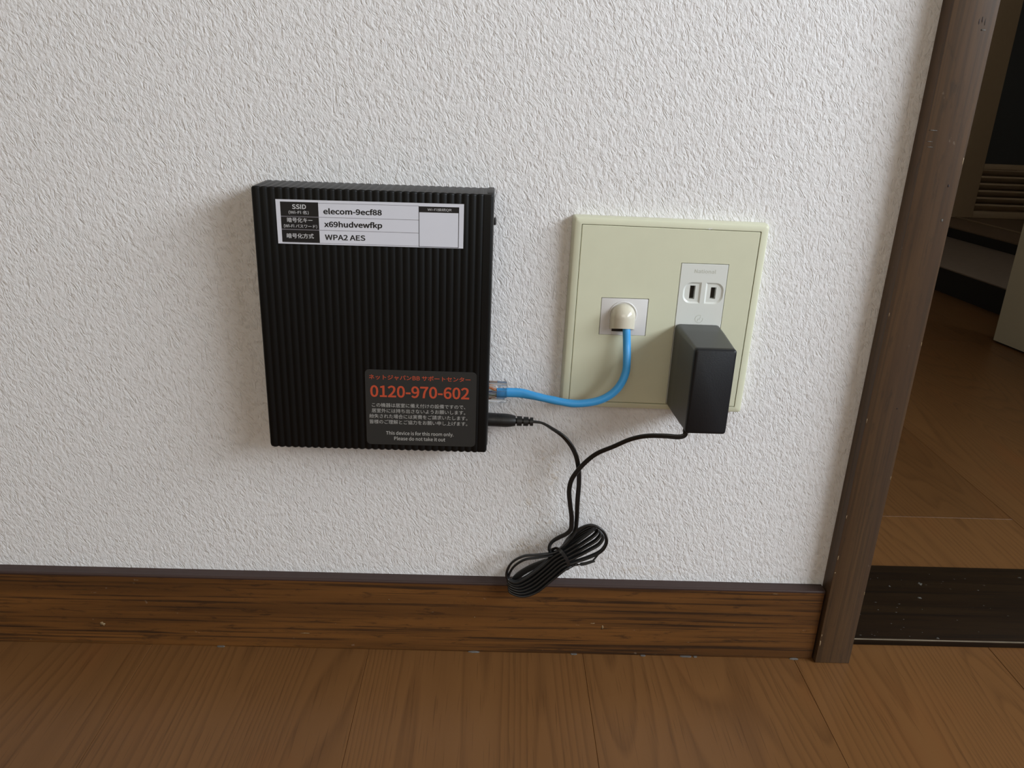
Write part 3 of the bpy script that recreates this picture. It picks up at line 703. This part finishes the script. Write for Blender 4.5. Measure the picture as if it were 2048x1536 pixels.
# inner panel with two openings
panel = from_bm('panel', box_bm(-52.75, 52.75, -8.0, -4.4, -55.45, 55.45, 0.35, 1, M=TILT), M_PLATE, pl)
JX0, JX1, JZ0, JZ1 = 12.2, 40.45, 240.55, 263.55
SX0, SX1, SZ0, SZ1 = 58.2, 86.4, 196.5, 286.3
def cutter(x0, x1, y0, y1, z0, z1):
    me = bpy.data.meshes.new('c'); b = box_bm(x0, x1, y0, y1, z0, z1); off = origin_of(pl)
    for v in b.verts: v.co *= S
    b.to_mesh(me); b.free(); o = bpy.data.objects.new('c', me); COL.objects.link(o); return o
def bool_part(o, cutters):
    # cutters are in world space
    bpy.context.view_layer.update(); boolean(o, cutters)
bool_part(panel, [cutter(JX0 - .3, JX1 + .3, -12, -2, JZ0 - .1, JZ1 + .4), cutter(SX0 - .3, SX1 + .25, -12, -2, SZ0 - .3, SZ1 + .35)])
bm = bmesh.new()
for x, z, r in ((72.2, 307.3, 0.9), (73.4, 307.5, 0.6), (70.6, 307.4, 0.45), (61, 307.5, .35), (64.5, 307.45, .3)):
    b2 = bmesh.new(); bmesh.ops.create_icosphere(b2, subdivisions=2, radius=1)
    for v in b2.verts:
        q = 1 + .35 * math.sin(v.co.x * 8 + x * 3); v.co = Vector((x + v.co.x * r * 1.3 * q, -8.02 + v.co.y * 0.12, z + v.co.z * r * 0.6 * q))
    me = bpy.data.meshes.new('t'); b2.to_mesh(me); b2.free(); bm.from_mesh(me)
o = from_bm('chipped_edge', bm, M_CHIP, pl); o['label'] = 'white chips along the top groove'
# data jack insert with domed hood
jack = box('jack_insert', JX0, JX1, -7.95, -3.0, JZ0, JZ1, M_JACK, pl, bev=0.25)
HX, HZB, HZC, HR = 25.7, 244.4, 252.9, 7.7
def hood_bm(sc, ybase, zb):
    bm = bmesh.new(); rings = []
    R0 = HR * sc; D = 9.4 * sc
    n = 20
    def arc(z, r, d):
        return [bm.verts.new((HX - r * math.cos(math.pi * i / n), ybase - d * math.sin(math.pi * i / n) ** 0.85, z)) for i in range(n + 1)]
    rings.append(arc(zb, R0 * 1.0, D)); rings.append(arc((zb + HZC) / 2, R0, D)); rings.append(arc(HZC, R0, D))
    for i in range(1, 10):
        a = math.radians(90 * i / 10)
        rings.append(arc(HZC + R0 * math.sin(a), R0 * math.cos(a), D * math.cos(a) ** 0.9))
    for a, b in zip(rings, rings[1:]):
        for j in range(n): bm.faces.new((a[j], a[j + 1], b[j + 1], b[j]))
    top = bm.verts.new((HX, ybase, HZC + R0))
    for j in range(n): bm.faces.new((rings[-1][j], rings[-1][j + 1], top))
    return bm, rings
bm, rg = hood_bm(1.0, -7.9, HZB)
for v in rg[0]: v.co.z = HZB + (-7.9 - v.co.y) * 0.31    # the underside is cut at a slant
inner_c = (HX, -7.9, HZB)
# rim: wall thickness at the open underside
inn = [bm.verts.new((HX + (v.co.x - HX) * 0.82, -7.9 + (v.co.y + 7.9) * 0.82, v.co.z)) for v in rg[0]]
inn2 = [bm.verts.new((v.co.x, v.co.y, HZB + 7)) for v in inn]
for j in range(20):
    bm.faces.new((rg[0][j], inn[j], inn[j + 1], rg[0][j + 1])); bm.faces.new((inn[j], inn2[j], inn2[j + 1], inn[j + 1]))
bm.faces.new(inn2)
from_bm('hood', bm, M_HOOD, jack, smooth=True, sharp=50)
# raised seat ring around the hood
path = [Vector((HX + 8.3 * math.cos(math.radians(a)), -7.95, HZC + 0.3 + 8.3 * math.sin(math.radians(a)))) for a in range(-20, 201, 10)]
from_bm('hood_seat', sweep_bm(path, circle_profile(0.55, 8)), M_JACK, jack, smooth=True, sharp=60)
box('hood_slot', 19.6, 28.2, -8.05, -7.9, 242.9, 244.6, M_HOLE, jack)
box('release_tab', 20.0, 27.6, -8.3, -7.9, 240.6, 242.8, M_JACK, jack, bev=0.12)
# mains socket insert
sock = from_bm('socket_insert', box_bm(SX0, SX1, -8.05, -3.0, SZ0, SZ1, 0.25, 2), M_SOCKET, pl)
def dcut(x0, x1, z0, z1, left, depth):
    r = 5.2
    c_ = (0, 1, 1, 0) if left else (1, 0, 0, 1)
    b = prism_bm(rrect(x0, x1, z0, z1, r, 8, c_), -12, -8.05 + depth)
    for v in b.verts:
        if v.co.y > -11:   # sloping walls
            v.co.x = (x0 + x1) / 2 + (v.co.x - (x0 + x1) / 2) * 0.86; v.co.z = (z0 + z1) / 2 + (v.co.z - (z0 + z1) / 2) * 0.9
        else:
            v.co.x = (x0 + x1) / 2 + (v.co.x - (x0 + x1) / 2) * 1.4; v.co.z = (z0 + z1) / 2 + (v.co.z - (z0 + z1) / 2) * 1.3
    for v in b.verts: v.co *= S
    bmesh.ops.recalc_face_normals(b, faces=b.faces)
    me = bpy.data.meshes.new('c'); b.to_mesh(me); b.free(); o = bpy.data.objects.new('c', me); COL.objects.link(o); return o
def dcut2(x0, x1, z0, z1, left, depth):
    """D-shaped shallow well: the outline at the face is exactly x0..x1, z0..z1, narrower at its floor"""
    r = 5.0; c_ = (0, 1, 1, 0) if left else (1, 0, 0, 1)
    b = bmesh.new(); ou = rrect(x0, x1, z0, z1, r, 8, c_); cx, cz = (x0 + x1) / 2, (z0 + z1) / 2
    lv = [(-9.5, 1 + .14 * 1.6), (-8.05 + depth, 0.86)]
    # linear taper through scale 1.0 at the face
    k = (1 - 0.80) / depth
    lv = [(-8.05 - 0.6, 1 + k * 0.6), (-8.05 + depth, 0.80)]
    rg_ = [[b.verts.new((cx + (x - cx) * s_, y, cz + (z - cz) * (1 + (s_ - 1) * .8))) for x, z in ou] for y, s_ in lv]
    b.faces.new(rg_[0]); b.faces.new(rg_[1][::-1]); n = len(ou)
    for j in range(n): b.faces.new((rg_[0][j], rg_[1][j], rg_[1][(j + 1) % n], rg_[0][(j + 1) % n]))
    bmesh.ops.recalc_face_normals(b, faces=b.faces)
    for v in b.verts: v.co *= S
    me = bpy.data.meshes.new('c'); b.to_mesh(me); b.free(); o = bpy.data.objects.new('c', me); COL.objects.link(o); return o
ZB = 229.0     # the lower outlet, behind the adapter, repeats the upper one
cs = []
for zo in (0, -46.0):
    cs += [dcut2(60.9, 71.6, 262.0 + zo, 275.1 + zo, True, 0.7), dcut2(74.3, 85.3, 262.0 + zo, 275.1 + zo, False, 0.7),
           cutter(65.0, 68.3, -12, -3.6, 264.6 + zo, 272.9 + zo), cutter(77.7, 81.0, -12, -3.6, 265.1 + zo, 272.2 + zo)]
bool_part(sock, cs)
for zo in (0, -46.0):
    box('contact', 65.1, 66.2, -5.2, -3.1, 264.8 + zo, 272.7 + zo, M_HOLE, sock)
    box('contact', 77.8, 78.9, -5.2, -3.1, 265.3 + zo, 272.0 + zo, M_HOLE, sock)
box('socket_back', SX0 + .5, SX1 - .5, -3.55, -3.0, SZ0 + .5, SZ1 - .5, M_HOLE, sock)
text_part('lettering', 'National', 66.4, 79.3, 280.85, 280.8, 2.3, M_MOULD, sock, -8.09, 0.006, F)
# round certification mark: ring broken at upper right by a zigzag stroke
ex, ez, er = 72.5, 252.4, 2.35
path = [Vector((ex + er * math.cos(math.radians(a)), -8.07, ez + er * math.sin(math.radians(a)))) for a in range(62, 385, 12)]
bm = sweep_bm(path, [(-.12, -.04), (.12, -.04), (.12, .04), (-.12, .04)])
o = from_bm('certification_mark', bm, M_MOULD, sock)
path = [Vector((ex + x, -8.07, ez + z)) for x, z in ((-.9, -1.5), (-.5, .3), (.3, -.4), (.9, 1.6))]
from_bm('certification_mark', sweep_bm(path, [(-.12, -.04), (.12, -.04), (.12, .04), (-.12, .04)]), M_MOULD, sock)

# ------------------------------------------------------------------ power adapter: box, cord and round plug
ap = thing('power_adapter', 'black plug-in power adapter block with its bundled cord and round plug', 'power adapter', (72, -8, 196))
bm = bmesh.new(); rings = []
def arect(x0, x1, z0, z1, r, y): return [bm.verts.new((x, y, z)) for x, z in rrect(x0, x1, z0, z1, r, 5)]
rings = [arect(58.8, 85.6, 195.4, 248.7, 2.6, -8.2), arect(58.2, 86.0, 194.9, 249.2, 3.0, -9.4), arect(58.7, 85.4, 195.2, 248.9, 2.6, -24), arect(60.2, 84.0, 196.3, 248.0, 1.9, -51.6)]
for a, b in zip(rings, rings[1:]):
    n = len(a)
    for j in range(n): bm.faces.new((a[j], a[(j + 1) % n], b[(j + 1) % n], b[j]))
bm.faces.new(rings[0]); bm.faces.new(rings[-1][::-1])
from_bm('body', bm, M_ADAPT, ap, smooth=True, sharp=35)
bm = bmesh.new()
rings = [arect(60.15, 84.05, 196.2, 248.05, 1.9, -51.6), arect(60.15, 84.05, 196.2, 248.05, 1.9, -53.4), arect(60.55, 83.65, 196.6, 247.65, 1.7, -54.5), arect(61.3, 82.9, 197.35, 246.9, 1.2, -55.0)]
for a, b in zip(rings, rings[1:]):
    n = len(a)
    for j in range(n): bm.faces.new((a[j], a[(j + 1) % n], b[(j + 1) % n], b[j]))
bm.faces.new(rings[0]); bm.faces.new(rings[-1][::-1])
o = from_bm('front_cover', bm, M_ADFACE, ap, smooth=True, sharp=50); o['label'] = 'black textured front cover'
for x in (66.65, 79.35): box('plug_blade', x - 0.75, x + 0.75, -8.4, -3.7, 219.5, 226.0, M_METAL, ap)

path = catmull(P['cord'], 1.1)
tot = len(path)
def cord_twist(f):
    if f < 0.012: return 88 - f / 0.012 * 40
    if f < 0.03: return 48 * (1 - (f - .012) / .018)
    # lies flat on the two hanging runs and on edge where it is wound up
    e = lambda a, b: min(1, max(0, (f - a) / (b - a)))
    w_ = e(.055, .10) * (1 - e(.868, .882))
    return 10 * math.sin(f * 60) * (1 - w_) + 110 * w_
cordo = from_bm('cord', sweep_bm(path, twin_profile(), twist=cord_twist), M_CORD, ap, smooth=True, sharp=55)
from_bm('cord_grommet', lathe_bm((62.6, -48.5, 196.9), (62.2, -48.5, 190), [(0, 2.2), (2.2, 2.1), (2.6, 1.6)]), M_DC, ap, smooth=True, sharp=40)
p0, p1 = Vector(P['dc'][0]), Vector(P['dc'][2])
prof = [(-1.0, 4.15)]
x = 0.0
while x < 9.6:      # fine grip rings
    g_ = 0.10 if 4 < x < 9 else 0.0
    prof += [(x, 4.3), (x + .35, 4.3), (x + .4, 4.3 - g_), (x + .7, 4.3 - g_), (x + .75, 4.3)]; x += 0.8
prof += [(12.5, 4.25), (15.0, 3.95), (17.2, 3.45), (18.0, 3.2), (18.05, 1.9), (18.9, 1.8)]
dcp = from_bm('round_plug', lathe_bm(p0, p1, prof), M_DC, ap, smooth=True, sharp=40)
base_ = p0 + (p1 - p0).normalized() * 18.0
prof = [(0, 1.8), (.9, 1.8)]
for a, w_, r in ((0.9, 3.1, 3.15), (5.0, 3.1, 2.95), (9.1, 2.0, 2.75)):
    prof += [(a, r), (a + w_, r), (a + w_ + .02, 1.75), (a + 4.08, 1.7)]
prof = [q for q in prof if q[0] <= 11.2]
from_bm('strain_relief', lathe_bm(base_, p1, prof), M_DC, dcp, smooth=True, sharp=40)

tie = thing('cable_tie', 'black twist tie wrapped around the waist of the cord bundle', 'cable tie', P['tail'][0])
from_bm('band', sweep_bm(catmull(P['tie'], 0.8), [(-1.1, -.25), (1.1, -.25), (1.1, .25), (-1.1, .25)], up=(0.2, -0.97, 0.1)), M_TIE, tie, smooth=True, sharp=40)
tp = catmull(P['tail'], 0.6)
from_bm('twisted_tail', sweep_bm(tp, [(-1.0, -.35), (0, -.5), (1.0, -.35), (1.0, .35), (0, .5), (-1.0, .35)], twist=lambda f: 900 * min(f, .55) if f < .55 else 495,
        scale=lambda f: (0.8, 0.9) if f < .5 else (1.15 - .5 * (f - .5), 0.8)), M_TIE, tie, smooth=True, sharp=40)
from_bm('tail_end', sweep_bm(catmull(P['tail2'], 0.6), [(-.7, -.25), (.7, -.25), (.7, .25), (-.7, .25)], scale=lambda f: (0.7 + f * .6, 1)), M_TIE, tie, smooth=True, sharp=40)

# ------------------------------------------------------------------ blue network cable
nc = thing('network_cable', 'short bright blue network cable from the router to the wall plate jack', 'network cable', P['lan'][2])
lp = catmull(P['lan'], 1.0)
nL = len(lp)
prof = circle_profile(2.42, 18)
def lan_scale(f):
    if f < 0.13: return (1.28, 0.70)
    if f < 0.20:
        t = (f - .13) / .07; return (1.28 - .28 * t, .70 + .30 * t)
    w_ = 1 + 0.035 * math.sin(f * 70) * (1 if f < .42 else 0)
    return (w_, 1.0)
from_bm('sheath', sweep_bm([p for p in lp if p.x > -50.0], prof, scale=lan_scale), M_BLUE, nc, smooth=True, sharp=60)
px0, px1 = -57.5, -43.4
zc = P['lan'][2][2] + 0.1
bm = box_bm(px0, px1, -18.1, -10.1, zc - 5.9, zc + 5.9, 0.35, 2)
plug = from_bm('clear_plug', bm, M_CLEAR, nc, smooth=True, sharp=30); plug['label'] = 'clear plastic plug'
b = box_bm(-52.6, -44.5, -20.0, -18.4, zc - 2.6, zc + 2.6, 0.3, 1)
from_bm('latch', b, M_CLEAR, plug, smooth=True, sharp=30)
box('crimp_bar', -49.0, -48.4, -18.3, -17.9, zc - 4.6, zc + 4.6, M_CLEAR, plug)
for i in range(8):
    z1 = zc - 3.9 + i * 1.1 ; z0 = zc - 2.2 + i * 0.62
    pth = catmull([(-49.4, -14.2 + .8 * math.sin(i * 2.1), z0), (-51.3, -14.6 + .5 * math.cos(i * 1.7), z0 * .5 + z1 * .5 + .25 * math.sin(i * 5)), (-53.2, -14.6, z1), (-57.2, -14.6, z1)], 0.5)
    from_bm('wire', sweep_bm(pth, circle_profile(0.46, 8)), WIRES[7 - i], nc, smooth=True, sharp=60)
